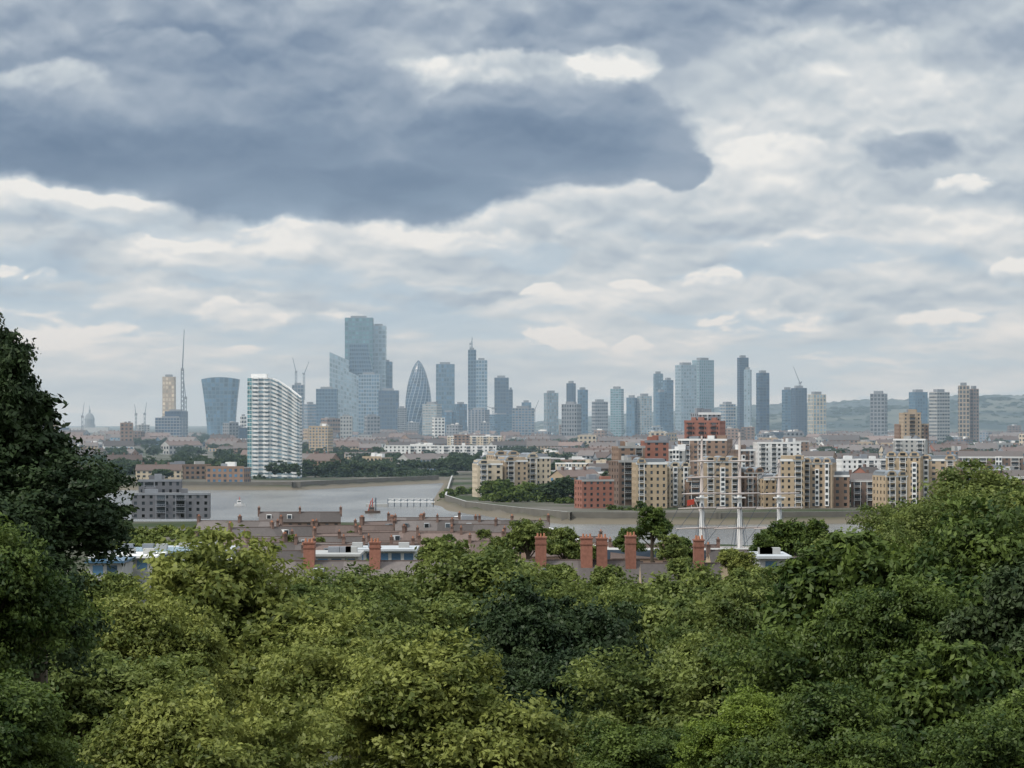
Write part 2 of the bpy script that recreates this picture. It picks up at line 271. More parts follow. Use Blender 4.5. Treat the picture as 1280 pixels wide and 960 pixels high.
# ---------- apartments on the far bank ----------
def apartment(name,b0,b1,v,d,wall,roof='arc',nb=3,depth=16,bal=white,z0=None,fh=3.1,rot=None,glass=None):
    glass=glass or gdark; w=(b1-b0)*d/F; z0=gz(d) if z0 is None else z0; H=Z(v,d)-z0; rh=2.6 if roof=='arc' else(3.5 if roof=='gable' else 0); h=H-rh
    if rot is None: rot=rnd.choice([-.25,-.12,.1,.2,.3])
    mb=MB(); nf=max(2,round(h/fh)); ft=rect(w,depth)
    for i in range(4): mb.facade(ft[i],ft[(i+1)%4],0,h,nf,rnd.choice([3.0,3.6,4.2]),wall,glass,.38,.5,deep=.25)
    mb.poly([(a,b,h) for a,b in ft],flat,.5); mb.box(-w/2-.15,w/2+.15,-depth/2-.2,-depth/2-.02,h*.985-.5,h+.3,bal)
    kinds=[rnd.choice(['bal','bay','bal','none']) for _ in range(nb)]
    if nb>2 and 'bal' not in kinds: kinds[0]='bal'
    for k in range(nb):
        c=-w/2+w*(k+.5)/nb; bw=min(5,w/nb*.5)/2; y=-depth/2; kd=kinds[k]; top=h-(0 if rnd.random()<.5 else fh)
        if kd=='bal':
            for f in range(1,nf):
                zz=h*f/nf; mb.box(c-bw,c+bw,y-1.7,y-.02,zz-.1,zz+.1,bal); 
                mb.box(c-bw,c+bw,y-1.75,y-1.70,zz+.85,zz+.95,bal,.7)
                for j in range(6): xx=c-bw+2*bw*j/5; mb.box(xx-.04,xx+.04,y-1.74,y-1.70,zz+.12,zz+.84,bal)
                mb.poly([(c-bw*.8,y-.03,zz+.15),(c+bw*.8,y-.03,zz+.15),(c+bw*.8,y-.03,zz+2.3),(c-bw*.8,y-.03,zz+2.3)],glass)
            for sx_ in(-bw,bw): mb.box(c+sx_-.12,c+sx_+.12,y-1.7,y-1.45,0,h-.5,bal)
        elif kd=='bay':
            mb.facade((c-bw*.8,y-1.2),(c+bw*.8,y-1.2),1,top,nf,1.9,bal,glass,.68,.6,None,0,.04)
            for sx_ in(-1,1): mb.poly([(c+sx_*bw*.8,y-1.2,1),(c+sx_*bw*.8,y-.01,1),(c+sx_*bw*.8,y-.01,top),(c+sx_*bw*.8,y-1.2,top)],bal,.5)
            mb.poly([(c-bw*.8,y-1.2,top),(c+bw*.8,y-1.2,top),(c+bw*.8,y-.01,top),(c-bw*.8,y-.01,top)],bal,.5)
        if roof=='arc' and kd!='none':
            r=bw*1.8; n=8; pts=[(c+r*math.cos(math.pi*j/n),h+rh*math.sin(math.pi*j/n)) for j in range(n+1)]
            for (xa,za),(xb,zb) in zip(pts,pts[1:]): mb.poly([(xa,y-.8,za),(xa,-y,za),(xb,-y,zb),(xb,y-.8,zb)],lead,.6)
            mb.poly([(a,y-.75,b_) for a,b_ in pts][::-1],wall,.6); mb.poly([(c-r*.5,y-.8,h+.4),(c+r*.5,y-.8,h+.4),(c+r*.5,y-.8,h+rh*.65),(c-r*.5,y-.8,h+rh*.65)],glass)
            mb.poly([(a,-y,b_) for a,b_ in pts],wall,.6)
    if roof=='arc': mb.box(-w*.46,w*.46,-depth*.3,depth*.4,h,h+rh*.75,rnd.choice([lead,wall,grey]),.5)
    if roof=='gable':
        mb.poly([(-w/2-.4,-depth/2-.4,h),(w/2+.4,-depth/2-.4,h),(w/2,0,h+rh),(-w/2,0,h+rh)],slate,.5); mb.poly([(w/2+.4,depth/2+.4,h),(-w/2-.4,depth/2+.4,h),(-w/2,0,h+rh),(w/2,0,h+rh)],slate,.5)
        for sx_ in(-1,1): mb.poly([(sx_*w/2,-depth/2,h),(sx_*w/2,depth/2,h),(sx_*w/2,0,h+rh)],wall,.5)
    if roof=='flat':
        for k in range(4):
            a=rnd.uniform(-.45,.3)*w; b_=rnd.uniform(-.4,.1)*depth; mb.box(a,a+rnd.uniform(2,6),b_,b_+4,h,h+rnd.uniform(1.5,3),rnd.choice([bal,grey,wall]))
    OCC.append((X((b0+b1)/2,d),d+depth/2,w/2+5,depth/2+5))
    return mb.build(name,(X((b0+b1)/2,d),d+depth/2,z0),rot)
A=apartment
A('riverside_apartments',793,832,572,1440,stock,nb=3); A('riverside_apartments',830,858,577,1455,beige,nb=2); A('riverside_apartments',856,878,594,1450,brick,nb=1)
A('riverside_apartments',878,924,570,1445,tan,nb=3); A('riverside_apartments',924,950,584,1455,brick,nb=2); A('riverside_apartments',948,974,592,1450,stock,nb=2)
A('riverside_apartments',977,1008,568,1440,stock,nb=2); A('riverside_apartments',1008,1045,572,1446,tan,nb=3); A('riverside_apartments',1044,1064,588,1450,brick,nb=1)
A('riverside_apartments',1066,1098,592,1465,brown,'gable',nb=2)
A('riverside_apartments',1100,1130,588,1425,stock,nb=2); A('riverside_apartments',1112,1155,564,1480,stock,nb=3); A('riverside_apartments',1155,1200,568,1490,tan,nb=3); A('riverside_apartments',1195,1260,580,1510,brick,nb=3); A('riverside_apartments',1258,1330,588,1500,brown,'gable',nb=3)
A('brick_apartments',769,803,558,1520,brick,'flat',nb=2,bal=conc); A('brick_apartments',804,834,551,1545,redbrick,'flat',nb=1,bal=grey); A('brick_apartments',767,792,576,1490,brown,'flat',nb=1,bal=conc)
A('brick_apartments',722,764,600,1440,redbrick,'flat',nb=2,depth=12,bal=conc)
A('red_apartment_tower',860,905,526,1800,redbrick,'flat',nb=3,depth=20,bal=redbrick); A('red_apartment_tower',852,914,549,1785,brick,'flat',nb=3,depth=20); A('grey_apartments',868,898,516,1815,grey,'flat',nb=2,depth=14)
A('beige_apartments',593,625,574,1640,beige,nb=2); A('beige_apartments',625,655,570,1650,tan,nb=2); A('beige_apartments',652,684,566,1660,beige,nb=2); A('beige_apartments',612,645,563,1680,tan,nb=2)
A('apartment_block',836,858,562,1700,conc,'flat',nb=1);A('apartment_block',918,940,562,1750,brown,'flat',nb=2);A('white_apartments',945,1000,553,1800,white,'flat',nb=4)
A('apartment_block',1005,1045,564,1760,brick,'gable',nb=3);A('apartment_block',1120,1160,549,2100,conc,'flat',nb=3);A('tan_apartment_tower',1128,1150,516,2300,tan,'flat',nb=1,bal=tan);A('tan_apartment_tower',1122,1160,530,2310,brick,'flat',nb=2,bal=tan)
A('apartment_block',1050,1110,574,1700,white,'flat',nb=4);A('apartment_block',690,750,588,1900,conc,'flat',nb=2);A('apartment_block',700,770,579,2000,beige,'flat',nb=2,depth=30)
A('apartment_block',1200,1280,564,1800,brown,'gable',nb=4);A('apartment_block',980,1010,546,2400,brick,'gable',nb=2)
A('long_white_terrace',480,620,557,2900,white,'flat',nb=10,depth=20,rot=.05);A('long_white_terrace',560,628,545,3500,beige,'flat',nb=5,depth=20);A('brick_warehouse',430,500,565,2700,stock,'gable',nb=1,depth=20,rot=.1)
A('brick_warehouse',512,560,567,2600,brown,'gable',nb=1)
A('grey_flats',163,260,617,1290,dgrey,'flat',nb=4,depth=18,bal=grey,rot=.08); A('grey_flats',172,225,600,1315,dgrey,'flat',nb=2,depth=14,bal=grey,rot=.08)
A('grey_flats',255,278,598,2200,grey,'flat',nb=1)

# ---------- random city fabric ----------
def free(x,y,w,d_):
    for a,b,c,e in OCC:
        if abs(x-a)<c+w/2 and abs(y-b)<e+d_/2: return False
    return float(sdist(np.array([x]),np.array([y]))[0])>25+w/2
def simple(x,y,w,dp,h,kind,wall,glass,rot,name):
    mb=MB(); ft=rect(w,dp); far=y>3500; fl=3.2 if not far else 5
    for i in range(4): mb.facade(ft[i],ft[(i+1)%4],0,h,max(1,round(h/fl)),4 if not far else 6,wall,glass,.5,.5,off=.1 if not far else .3)
    if kind=='gable':
        r=dp*.32; rm=rnd.choice([slate,tile,slate]); e=.5
        mb.poly([(-w/2-e,-dp/2-e,h-.2),(w/2+e,-dp/2-e,h-.2),(w/2+e,0,h+r),(-w/2-e,0,h+r)],rm); mb.poly([(w/2+e,dp/2+e,h-.2),(-w/2-e,dp/2+e,h-.2),(-w/2-e,0,h+r),(w/2+e,0,h+r)],rm)
        for s_ in(-1,1): mb.poly([(s_*w/2,-dp/2,h),(s_*w/2,dp/2,h),(s_*w/2,0,h+r-.3)],wall,.5)
        for k in range(int(w/9)): 
            a=-w/2+4.5+k*9; mb.box(a-.7,a+.7,-.6,.6,h+r*.6,h+r+1.6,chd)
    else:
        mb.poly([(a,b,h) for a,b in ft],flat,rnd.random()); mb.box(-w/2-.1,w/2+.1,-dp/2-.15,-dp/2-.01,h-.3,h+1,wall)
        for k in range(3): a=rnd.uniform(-.4,.2)*w; b=rnd.uniform(-.3,.1)*dp; mb.box(a,a+w*.2,b,b+dp*.25,h,h+rnd.uniform(2,4),rnd.choice([white,grey,conc]))
    mb.build(name,(x,y,gz(y)-.5),rot)
    OCC.append((x,y,w/2,dp/2))
walls=[brick,brown,stock,beige,white,conc,grey,tan,stock,brick,grey,conc,redbrick]
farwalls=[grey,conc,darkc,mull,grey,brick,conc,mullp,brown]
cnt=0
for it in range(3200):
    y=1480*math.exp(rnd.random()**.9*math.log(6600/1480)); x=rnd.uniform(-.2,.2)*y
    far=y/1500; w=rnd.uniform(14,42)*far**.35; dp=rnd.uniform(9,16)*far**.35
    if x<30 and y<3300 and rnd.random()<.82: continue
    if x>30 and y<3000 and rnd.random()<.3: continue
    if not free(x,y,w,dp): continue
    if rnd.random()<.05+.12*(y>4000): h=rnd.uniform(18,38 if x<0 else 30); w=rnd.uniform(16,26); kind='flat'
    else: h=rnd.uniform(6,14); kind=rnd.choice(['gable','flat','gable'])
    if y<2100: h=min(h,13)
    if x<0 and y<2900: h=min(h,11)
    simple(x,y,w,dp,h,kind,rnd.choice(walls if y<4200 else farwalls),rnd.choice([gdark,gdark,gblue]),rnd.choice([0,.1,.2,-.25,.4,-.5,.8]),'terraced_houses' if kind=='gable' else ('apartment_block' if h<22 else 'apartment_tower'))
    cnt+=1
    if cnt>560: break
print('fabric',cnt)

# ---------- near houses on our bank ----------
def terrace(x,y,L,dp,h,rot,wall=brick,rm=None,unit=6.5,name='terraced_houses',ch=1.6,cw=.9,chim=None,cm=None):
    mb=MB(); rm=rm or slate; r=dp*.36; ft=rect(L,dp); z=gz(y)-.5; cm=cm or chd
    for i in range(4): mb.facade(ft[i],ft[(i+1)%4],0,h,max(2,round(h/3)),3.2,wall,gdark,.36,.5,deep=.15)
    e=.35; n=max(1,int(L/unit))
    for i in range(n):
        a,b=-L/2+L*i/n,-L/2+L*(i+1)/n; t=rnd.uniform(.1,.9)
        mb.poly([(a,-dp/2-e,h-.15),(b,-dp/2-e,h-.15),(b,0,h+r),(a,0,h+r)],rm,t); mb.poly([(b,dp/2+e,h-.15),(a,dp/2+e,h-.15),(a,0,h+r),(b,0,h+r)],rm,t)
        if rnd.random()<.35:
            c=(a+b)/2; dm=rnd.choice([white,pgrey,lead]); mb.box(c-.9,c+.9,-dp*.36,-dp*.1,h+r*.25,h+r*.75,dm); mb.poly([(c-.7,-dp*.36-.03,h+r*.32),(c+.7,-dp*.36-.03,h+r*.32),(c+.7,-dp*.36-.03,h+r*.70),(c-.7,-dp*.36-.03,h+r*.70)],gdark)
    for s_ in(-1,1): mb.poly([(s_*L/2,-dp/2,h),(s_*L/2,dp/2,h),(s_*L/2,0,h+r-.2)],wall,.5)
    mb.box(-L/2,L/2,-.12,.12,h+r-.05,h+r+.15,tile)
    pos=chim if chim is not None else [-L/2+L*i/n for i in range(n+1) if i%2==0]
    for a in pos:
        c2=cw*rnd.uniform(.9,1.1); cw_=cw*rnd.uniform(.8,1.05); ch_=ch*rnd.uniform(.82,1.0)
        mb.box(a-cw_/2,a+cw_/2,-c2,c2,h+r*.5,h+r+ch_,cm,rnd.uniform(.3,.7)); mb.box(a-cw_/2-.12,a+cw_/2+.12,-c2-.12,c2+.12,h+r+ch_,h+r+ch_+.25,cm,.3); mb.box(a-cw_/2-.1,a+cw_/2+.1,-c2-.1,c2+.1,h+r+ch_*.72,h+r+ch_*.78,cm,.2)
        for j in range(4): yy=-c2*.75+j*c2*.5; mb.stick((a,yy,h+r+ch_+.25),(a,yy,h+r+ch_+.8),.16,pot,.12,n=7)
        if cw>1.4:
            for j in (-.3,.3): mb.stick((a+j*cw_,-c2*.7,h+r+ch_+.25),(a+j*cw_,-c2*.7,h+r+ch_+1.0),.22,pot,.16,n=7)
    mb.build(name,(x,y,z),rot)
for b,d,L,rot in [(330,760,34,.1),(400,800,40,-.08),(470,790,34,.15),(540,820,36,0),(310,850,26,-.5),(380,880,36,.1),(450,900,30,.4),(520,905,38,-.1),(590,900,34,.05),
                  (340,960,30,.5),(420,985,40,-.05),(490,1000,26,.7),(560,985,36,0),(620,960,30,-.2),(640,1010,26,.2),(690,880,30,.1),(300,1010,30,-.2),(530,1055,26,.1),(375,1060,30,.05),(720,820,30,.2),(830,800,30,0),(960,760,32,.1),(1010,720,28,-.1)]:
    terrace(X(b,d),d,L,9.5,rnd.uniform(5.5,8),rot,rnd.choice([brick,stock,brown,conc]),rnd.choice([slate,tile,slate]))
def bigrange(b0,b1,v,d,chs,ch,cw,rm=slate):
    L=(b1-b0)*d/F; x=X((b0+b1)/2,d); dp=13; r=dp*.36; h=Z(v,d)-r-gz(d)+.5
    terrace(x,d,L,dp,h,0,stock,rm,8,'georgian_terrace',ch,cw,[X(c,d)-x for c in chs],chb)
bigrange(310,610,701,520,[387,469],3.6,2.0); bigrange(645,800,700,540,[676,733,752,788],4.4,2.1); bigrange(800,900,704,500,[873],4.3,1.7)
mb=MB()
for b0,b1,v,dd,ww in [(122,200,692,640,white),(150,240,686,665,gpale),(205,292,684,690,pgrey),(118,160,698,620,gblue),(235,290,697,640,conc),(395,450,690,640,conc),(440,520,684,700,pgrey),(945,980,692,560,pgrey)]:
    x0,x1=X(b0,dd),X(b1,dd); zt=Z(v,dd); mb.box(x0,x1,dd-9,dd+9,gz(dd),zt-.5,conc); mb.box(x0-.6,x1+.6,dd-10,dd+9.6,zt-.5,zt,ww)
    k=x0+1
    while k<x1-2: mb.poly([(k,dd-9.05,zt-3),(k+2.2,dd-9.05,zt-3),(k+2.2,dd-9.05,zt-1),(k,dd-9.05,zt-1)],gblue); k+=3
    for j in range(3): a=rnd.uniform(x0,x1-3); mb.box(a,a+2.5,dd-2,dd+1,zt,zt+1.2,rnd.choice([grey,conc]))
mb.build('modern_low_building',(0,0,0))
A('white_shed',566,590,653,1060,white,'flat',nb=1,depth=10)

# ---------- tall ship ----------
mb=MB(); d=800; zc=4
hull=[(-32,0.3),(-28,2.6),(-15,5),(0,5.4),(15,5),(26,3.4),(33,.3)]
for i in range(6):
    (x0,w0),(x1,w1)=hull[i],hull[i+1]
    for s_ in(-1,1):
        mb.poly([(x0,0,0),(x1,0,0),(x1,s_*w1*.8,3),(x0,s_*w0*.8,3)],pot,.5); mb.poly([(x0,s_*w0*.8,3),(x1,s_*w1*.8,3),(x1,s_*w1,9),(x0,s_*w0,9)],darkc,.4); mb.poly([(x0,s_*w0,9),(x1,s_*w1,9),(x1,s_*w1,9.6),(x0,s_*w0,9.6)],white,.5)
    mb.poly([(x0,-w0,9),(x1,-w1,9),(x1,w1,9),(x0,w0,9)],wood,.5)
mb.stick((-31,0,9.5),(-44,0,15),.5,white,.2)
for mx_,H in ((-1.5,40.5),(9,41.5),(20,34)):
    hh=H
    mb.stick((mx_,0,8),(mx_,0,24),.75,white,.6,8); mb.stick((mx_,.6,22),(mx_,.6,33),.5,spar,.45,7); mb.stick((mx_,.3,32),(mx_,.3,hh),.42,spar,.28,6)
    mb.box(mx_-1.6,mx_+1.6,-1.2,1.2,23.2,23.5,white)
    for zz,l in ((15,11),(20.5,10),(24.5,8.5),(29,7),(33.5,5)):
        if zz<hh-2: mb.stick((mx_-l*.7,-l*.6-.8,zz),(mx_,-.9,zz),.16,spar,.32,5); mb.stick((mx_,-.9,zz),(mx_+l*.7,l*.6-.8,zz),.32,spar,.16,5)
    for s_ in(-1,1):
        for k in range(5): mb.stick((mx_-2+k*1.0,s_*5,9.5),(mx_,0,23.3),.06,darkc,n=3)
        mb.stick((mx_-1,s_*1.2,23.5),(mx_,0,33),.06,darkc,n=3)
    mb.stick((mx_,0,33),(mx_-12,0,10),.07,darkc,n=3); mb.stick((mx_,0,23),(mx_-10,0,10),.07,darkc,n=3); mb.stick((mx_,0,hh-1),(mx_-11,0,24),.07,darkc,n=3)
mb.poly([(-5.6,0,21),(-3.6,0,21.5),(-3.6,0,23),(-5.6,0,22.6)],redp,.5); mb.stick((-3.6,0,23.2),(-1.5,0,18),.1,spar)
mb.build('tall_ship',(X(884,d),d,zc))
def boat(b,v,L,col,mast=0):
    d=CH*F/(v-HY); mb=MB(); pr=[(-L/2,.25*L*.5),(-L*.3,.14*L),(L*.2,.14*L),(L/2,.02*L)]
    for (x0,w0),(x1,w1) in zip(pr,pr[1:]):
        for s_ in(-1,1): mb.poly([(x0,s_*w0*.7,-.3),(x1,s_*w1*.7,-.3),(x1,s_*w1,1.3),(x0,s_*w0,1.3)],col,.4)
        mb.poly([(x0,-w0,1.3),(x1,-w1,1.3),(x1,w1,1.3),(x0,w0,1.3)],wood,.5)
    mb.box(-L*.25,L*.1,-L*.09,L*.09,1.3,3.4,white if not mast else brown); mb.box(-L*.22,L*.07,-L*.1,L*.1,2.3,2.9,gdark); mb.box(-L*.05,0,-.3,.3,3.4,5+mast*.4,redp)
    if mast: mb.stick((L*.2,0,1),(L*.2,0,1+mast),.3,darkc); mb.stick((-L*.3,0,1),(-L*.1,0,1+mast*.8),.25,redp); mb.stick((L*.2,0,mast),(-L*.3,0,2),.15,darkc)
    mb.build('river_boat',(X(b,d),d,-.2),.2)
boat(466,641,8,brown,7); boat(300,632,6,white)
mb=MB(); d=1600
mb.box(0,26,-1.5,1.5,2.0,2.5,white)
for k in range(8): mb.stick((k*3.6,-1.3,-3),(k*3.6,-1.3,4),.2,darkc); mb.stick((k*3.6,1.3,-3),(k*3.6,1.3,4),.2,darkc)
for k in range(7): mb.stick((k*3.6,-1.3,2.5),(k*3.6+3.6,-1.3,4),.1,white); mb.stick((k*3.6,-1.3,4),(k*3.6+3.6,-1.3,4),.1,white)
mb.box(-12,0,-3,3,-.3,1.2,conc); mb.build('river_pier',(X(485,d),d,0))

# ---------- trees ----------
def crown(rg,nl,ns,nq,leaf,sq=.85,lobe=(.24,.5),spread=.66,out=.4,sub=.12):
    L=[]
    while len(L)<nl:
        v=rg.normal(size=3); v/=np.linalg.norm(v)
        if v[2]<-.55: continue
        r=spread*rg.uniform(.5,1.15); L.append((v*np.array([r,r,r*sq]),rg.uniform(*lobe)))
    L.append((np.zeros(3),.55)); C=[];Nn=[];T=[]
    for c,r in L:
        v=rg.normal(size=(ns,3)); v/=np.linalg.norm(v,axis=1)[:,None]; v[:,2]=np.where(v[:,2]<-.4,-v[:,2],v[:,2])
        sc=c+v*(r*rg.uniform(.6,1.3,(ns,1))); sr=sub*rg.uniform(.4,1.6,ns); st=rg.uniform(0,1,ns)
        q=rg.normal(size=(ns,nq,3)); q/=np.linalg.norm(q,axis=2)[...,None]; rad=rg.uniform(.1,1.15,(ns,nq,1))**.7
        P=sc[:,None]+q*rad*sr[:,None,None]*np.array([1.25,1.25,.7]); Nv=out*q+.3*v[:,None]+rg.normal(size=q.shape)*.5+np.array([0,0,.35])
        C.append(P.reshape(-1,3)); Nn.append(Nv.reshape(-1,3)); T.append((st[:,None]*.6+rg.uniform(0,.4,(ns,nq))).ravel())
    C=np.concatenate(C);N=np.concatenate(Nn);N/=np.linalg.norm(N,axis=1)[:,None];T=np.concatenate(T)
    u=np.cross(N,rg.normal(size=N.shape)); u/=np.linalg.norm(u,axis=1)[:,None]; w=np.cross(N,u)
    s=leaf*rg.uniform(.6,1.35,(len(C),1))
    V=np.stack([C-u*s,C+w*s*.5,C+u*s,C-w*s*.5],1).reshape(-1,3); return V,T,L
def trunkgeo(L,depth=3.5):
    mb=MB(); mb.stick((0,0,-depth),(0,0,-.5),.10,bark,.07,8); mb.stick((0,0,-.5),(.03,0,.35),.07,bark,.02,7)
    for c,r in L[:-1]: s=Vector((0,0,-.75+.5*rnd.random())); e=Vector(c)*.95; mid=(s+e)/2+Vector((0,0,.06)); mb.stick(s,mid,.035,bark,.02,5); mb.stick(mid,e,.02,bark,.006,5)
    return mb
def treemesh(name,**k):
    V,T,L=crown(rng,**k); tb=trunkgeo(L); tv=np.array(tb.v); n=len(V)
    vv=np.concatenate([V,tv]); nf=len(V)//4; loops=list(range(n)); starts=list(range(0,n,4))
    for f in tb.f: starts.append(len(loops)); loops+=[x+n for x in f]
    me=bpy.data.meshes.new(name); me.vertices.add(len(vv)); me.vertices.foreach_set('co',vv.astype('f').ravel())
    me.loops.add(len(loops)); me.loops.foreach_set('vertex_index',loops); me.polygons.add(len(starts)); me.polygons.foreach_set('loop_start',starts)
    me.update(calc_edges=True)
    a=me.attributes.new('tint','FLOAT','FACE'); a.data.foreach_set('value',np.concatenate([T,np.full(len(tb.f),.5)]).astype('f'))
    me.materials.append(None); me.materials.append(bark)
    me.polygons.foreach_set('material_index',[0]*nf+[1]*len(tb.f)); me.update(); return me
PR=[treemesh('broadleaf_a',nl=18,ns=46,nq=100,leaf=.025,sub=.11),treemesh('broadleaf_b',nl=24,ns=40,nq=88,leaf=.024,lobe=(.16,.42),spread=.74,sub=.11),treemesh('broadleaf_c',nl=16,ns=52,nq=100,leaf=.026,sq=1.1,lobe=(.22,.48),sub=.11),
    treemesh('broadleaf_d',nl=28,ns=36,nq=74,leaf=.032,lobe=(.14,.32),spread=.8,sub=.095)]
PM=[treemesh('midtree_a',nl=12,ns=24,nq=34,leaf=.06),treemesh('midtree_b',nl=15,ns=20,nq=34,leaf=.06,lobe=(.22,.36))]
lime=leafmat('lime_leaves',(.075,.10,.02),(.28,.30,.075)); mid=leafmat('plane_leaves',(.052,.08,.02),(.20,.235,.06)); dark=leafmat('holm_oak_leaves',(.018,.034,.014),(.06,.085,.03),.12)
dk2=leafmat('oak_leaves',(.025,.05,.012),(.125,.17,.035),.25); blueg=leafmat('distant_leaves',(.026,.05,.024),(.075,.11,.045)); yel=leafmat('young_leaves',(.06,.10,.018),(.20,.26,.04)); vdark=leafmat('very_dark_leaves',(.012,.026,.011),(.045,.07,.024),.1)  # vdark: darkest green of the leaf set, with little translucency
def tree(name,b,v,wpx,d,me,m,hz=.95):
    R=wpx*d/F/2; ob=bpy.data.objects.new(name,me); s=R; zt=Z(v,d)
    ob.location=(X(b,d),d,zt-R*hz*1.0); ob.scale=(s*rnd.uniform(.92,1.08),s*rnd.uniform(.92,1.08),s*hz); ob.rotation_euler[2]=rnd.uniform(0,6.28)
    ob.material_slots[0].link='OBJECT'; ob.material_slots[0].material=m; scene.collection.objects.link(ob); return ob
T=tree
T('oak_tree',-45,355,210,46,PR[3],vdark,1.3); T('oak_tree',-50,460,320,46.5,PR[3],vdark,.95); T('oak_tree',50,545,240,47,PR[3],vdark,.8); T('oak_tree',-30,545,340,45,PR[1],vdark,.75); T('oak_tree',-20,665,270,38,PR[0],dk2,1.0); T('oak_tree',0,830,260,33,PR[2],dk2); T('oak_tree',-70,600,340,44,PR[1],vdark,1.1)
T('lime_tree',265,690,370,88,PR[0],lime,1.0); T('lime_tree',180,735,240,80,PR[1],lime); T('lime_tree',390,780,250,76,PR[2],lime); T('lime_tree',560,810,330,66,PR[0],lime,.9); T('lime_tree',120,800,260,70,PR[2],mid)
T('lime_tree',250,850,330,60,PR[1],lime)
T('plane_tree',440,705,260,150,PR[1],mid); T('plane_tree',560,696,280,165,PR[0],mid); T('plane_tree',670,704,230,175,PR[2],mid); T('plane_tree',760,720,220,150,PR[1],mid); T('plane_tree',855,714,270,135,PR[2],mid,1.0); T('plane_tree',930,740,230,120,PR[0],mid)
T('plane_tree',460,760,260,120,PR[0],mid); T('plane_tree',350,715,220,140,PR[2],mid)
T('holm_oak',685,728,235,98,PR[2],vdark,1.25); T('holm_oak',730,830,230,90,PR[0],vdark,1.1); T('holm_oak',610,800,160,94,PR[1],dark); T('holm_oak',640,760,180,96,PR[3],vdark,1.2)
T('lime_tree',870,790,280,84,PR[1],mid); T('young_lime_tree',930,870,160,60,PR[0],yel); T('young_lime_tree',800,900,180,62,PR[2],dk2)
T('oak_tree',1080,665,330,92,PR[3],dk2,1.0); T('oak_tree',1200,650,340,86,PR[0],dk2,1.05); T('oak_tree',1040,760,260,78,PR[1],dk2,1.1); T('oak_tree',1180,800,340,66,PR[3],dk2,1.0); T('oak_tree',1020,870,240,58,PR[0],dk2); T('oak_tree',1280,700,260,74,PR[3],dark,1.1)
T('oak_tree',1290,860,260,55,PR[1],dk2); T('oak_tree',1130,720,200,76,PR[2],dk2,1.1)
T('plane_tree',1215,592,230,240,PR[0],mid,.9); T('plane_tree',1150,620,170,230,PR[1],mid,.9); T('plane_tree',1275,600,180,230,PR[2],mid,.9); T('plane_tree',1100,655,160,210,PR[1],mid)
for b,v,w,d,mm_ in [(660,640,75,640,mid),(705,660,60,600,mid),(735,674,50,620,mid),(815,634,62,620,dk2),(838,668,50,560,mid),(785,660,45,600,dk2),(985,640,78,760,dk2),(955,660,50,700,dk2),(1020,650,60,700,dk2),(912,680,44,540,lime),(930,690,40,500,lime),(545,672,55,620,mid),(590,684,50,580,mid),(625,672,55,600,mid),
   (330,724,90,330,vdark),(300,716,80,350,dark),(240,700,80,420,dk2),(500,704,90,400,mid),(640,700,100,400,mid),(700,706,80,380,mid),(960,700,60,420,mid),(1000,690,70,380,mid),(1040,690,80,350,dk2),(760,708,80,400,mid),(150,705,80,420,mid),(600,702,90,380,mid),(420,716,90,330,mid),(880,708,70,380,mid),
   (980,715,110,260,mid),(930,712,100,280,mid),(1050,700,110,260,dk2),(820,714,100,300,mid),(520,720,110,280,mid),(100,700,110,300,mid),(850,690,50,480,mid),(360,668,30,860,mid),(440,664,30,930,dk2),(500,672,32,830,mid),(560,668,34,860,dk2),(605,662,34,900,mid),(320,690,40,720,mid),(415,694,36,700,dk2),(850,672,50,580,dk2),(400,672,30,840,mid),(470,680,30,760,dk2),(530,684,36,740,mid),(345,682,30,790,dk2),(575,680,36,800,mid),(450,690,30,700,mid)]:
    T('park_tree',b,v,w,d,rnd.choice(PM),mm_)
def mass(name,items,m):
    VV=[];TT=[]
    V0=[crown(rng,nl=8,ns=10,nq=14,leaf=.13,lobe=(.28,.42))[:2] for _ in range(3)]
    for x,y,z,R,hz in items:
        V,Tn=V0[rnd.randrange(3)]; a=rnd.uniform(0,6.28); c,s=math.cos(a),math.sin(a)
        W=np.stack([(V[:,0]*c-V[:,1]*s)*R+x,(V[:,0]*s+V[:,1]*c)*R+y,V[:,2]*R*hz+z],1); VV.append(W); TT.append(np.clip(Tn*.7+rnd.uniform(0,.4),0,1))
    V=np.concatenate(VV);Tn=np.concatenate(TT); n=len(V); me=bpy.data.meshes.new(name); me.vertices.add(n); me.vertices.foreach_set('co',V.astype('f').ravel()); me.loops.add(n); me.loops.foreach_set('vertex_index',list(range(n)))
    me.polygons.add(n//4); me.polygons.foreach_set('loop_start',list(range(0,n,4))); me.update(calc_edges=True)
    a=me.attributes.new('tint','FLOAT','FACE'); a.data.foreach_set('value',Tn.astype('f')); me.materials.append(m); scene.collection.objects.link(bpy.data.objects.new(name,me))
def belt(b0,b1,v,d,n,R=6,jd=25):
    return [(X(rnd.uniform(b0,b1),dd),dd,Z(v+rnd.uniform(-2,8),dd)-R,R*rnd.uniform(.8,1.3),rnd.uniform(.8,1.1)) for dd in [d+rnd.uniform(-jd,jd) for _ in range(n)]]
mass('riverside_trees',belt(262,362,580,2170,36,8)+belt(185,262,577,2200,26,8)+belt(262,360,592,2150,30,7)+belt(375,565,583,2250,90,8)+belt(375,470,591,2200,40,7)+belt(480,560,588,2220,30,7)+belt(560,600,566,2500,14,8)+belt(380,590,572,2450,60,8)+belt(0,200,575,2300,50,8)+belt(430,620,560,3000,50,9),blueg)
mass('riverside_trees',belt(556,600,606,1720,12,6)+belt(612,700,600,1600,26,7)+belt(600,700,612,1570,24,6)+belt(690,720,618,1540,5,5)+belt(550,600,618,1660,16,4,20)+belt(700,800,640,1400,14,3),dk2)
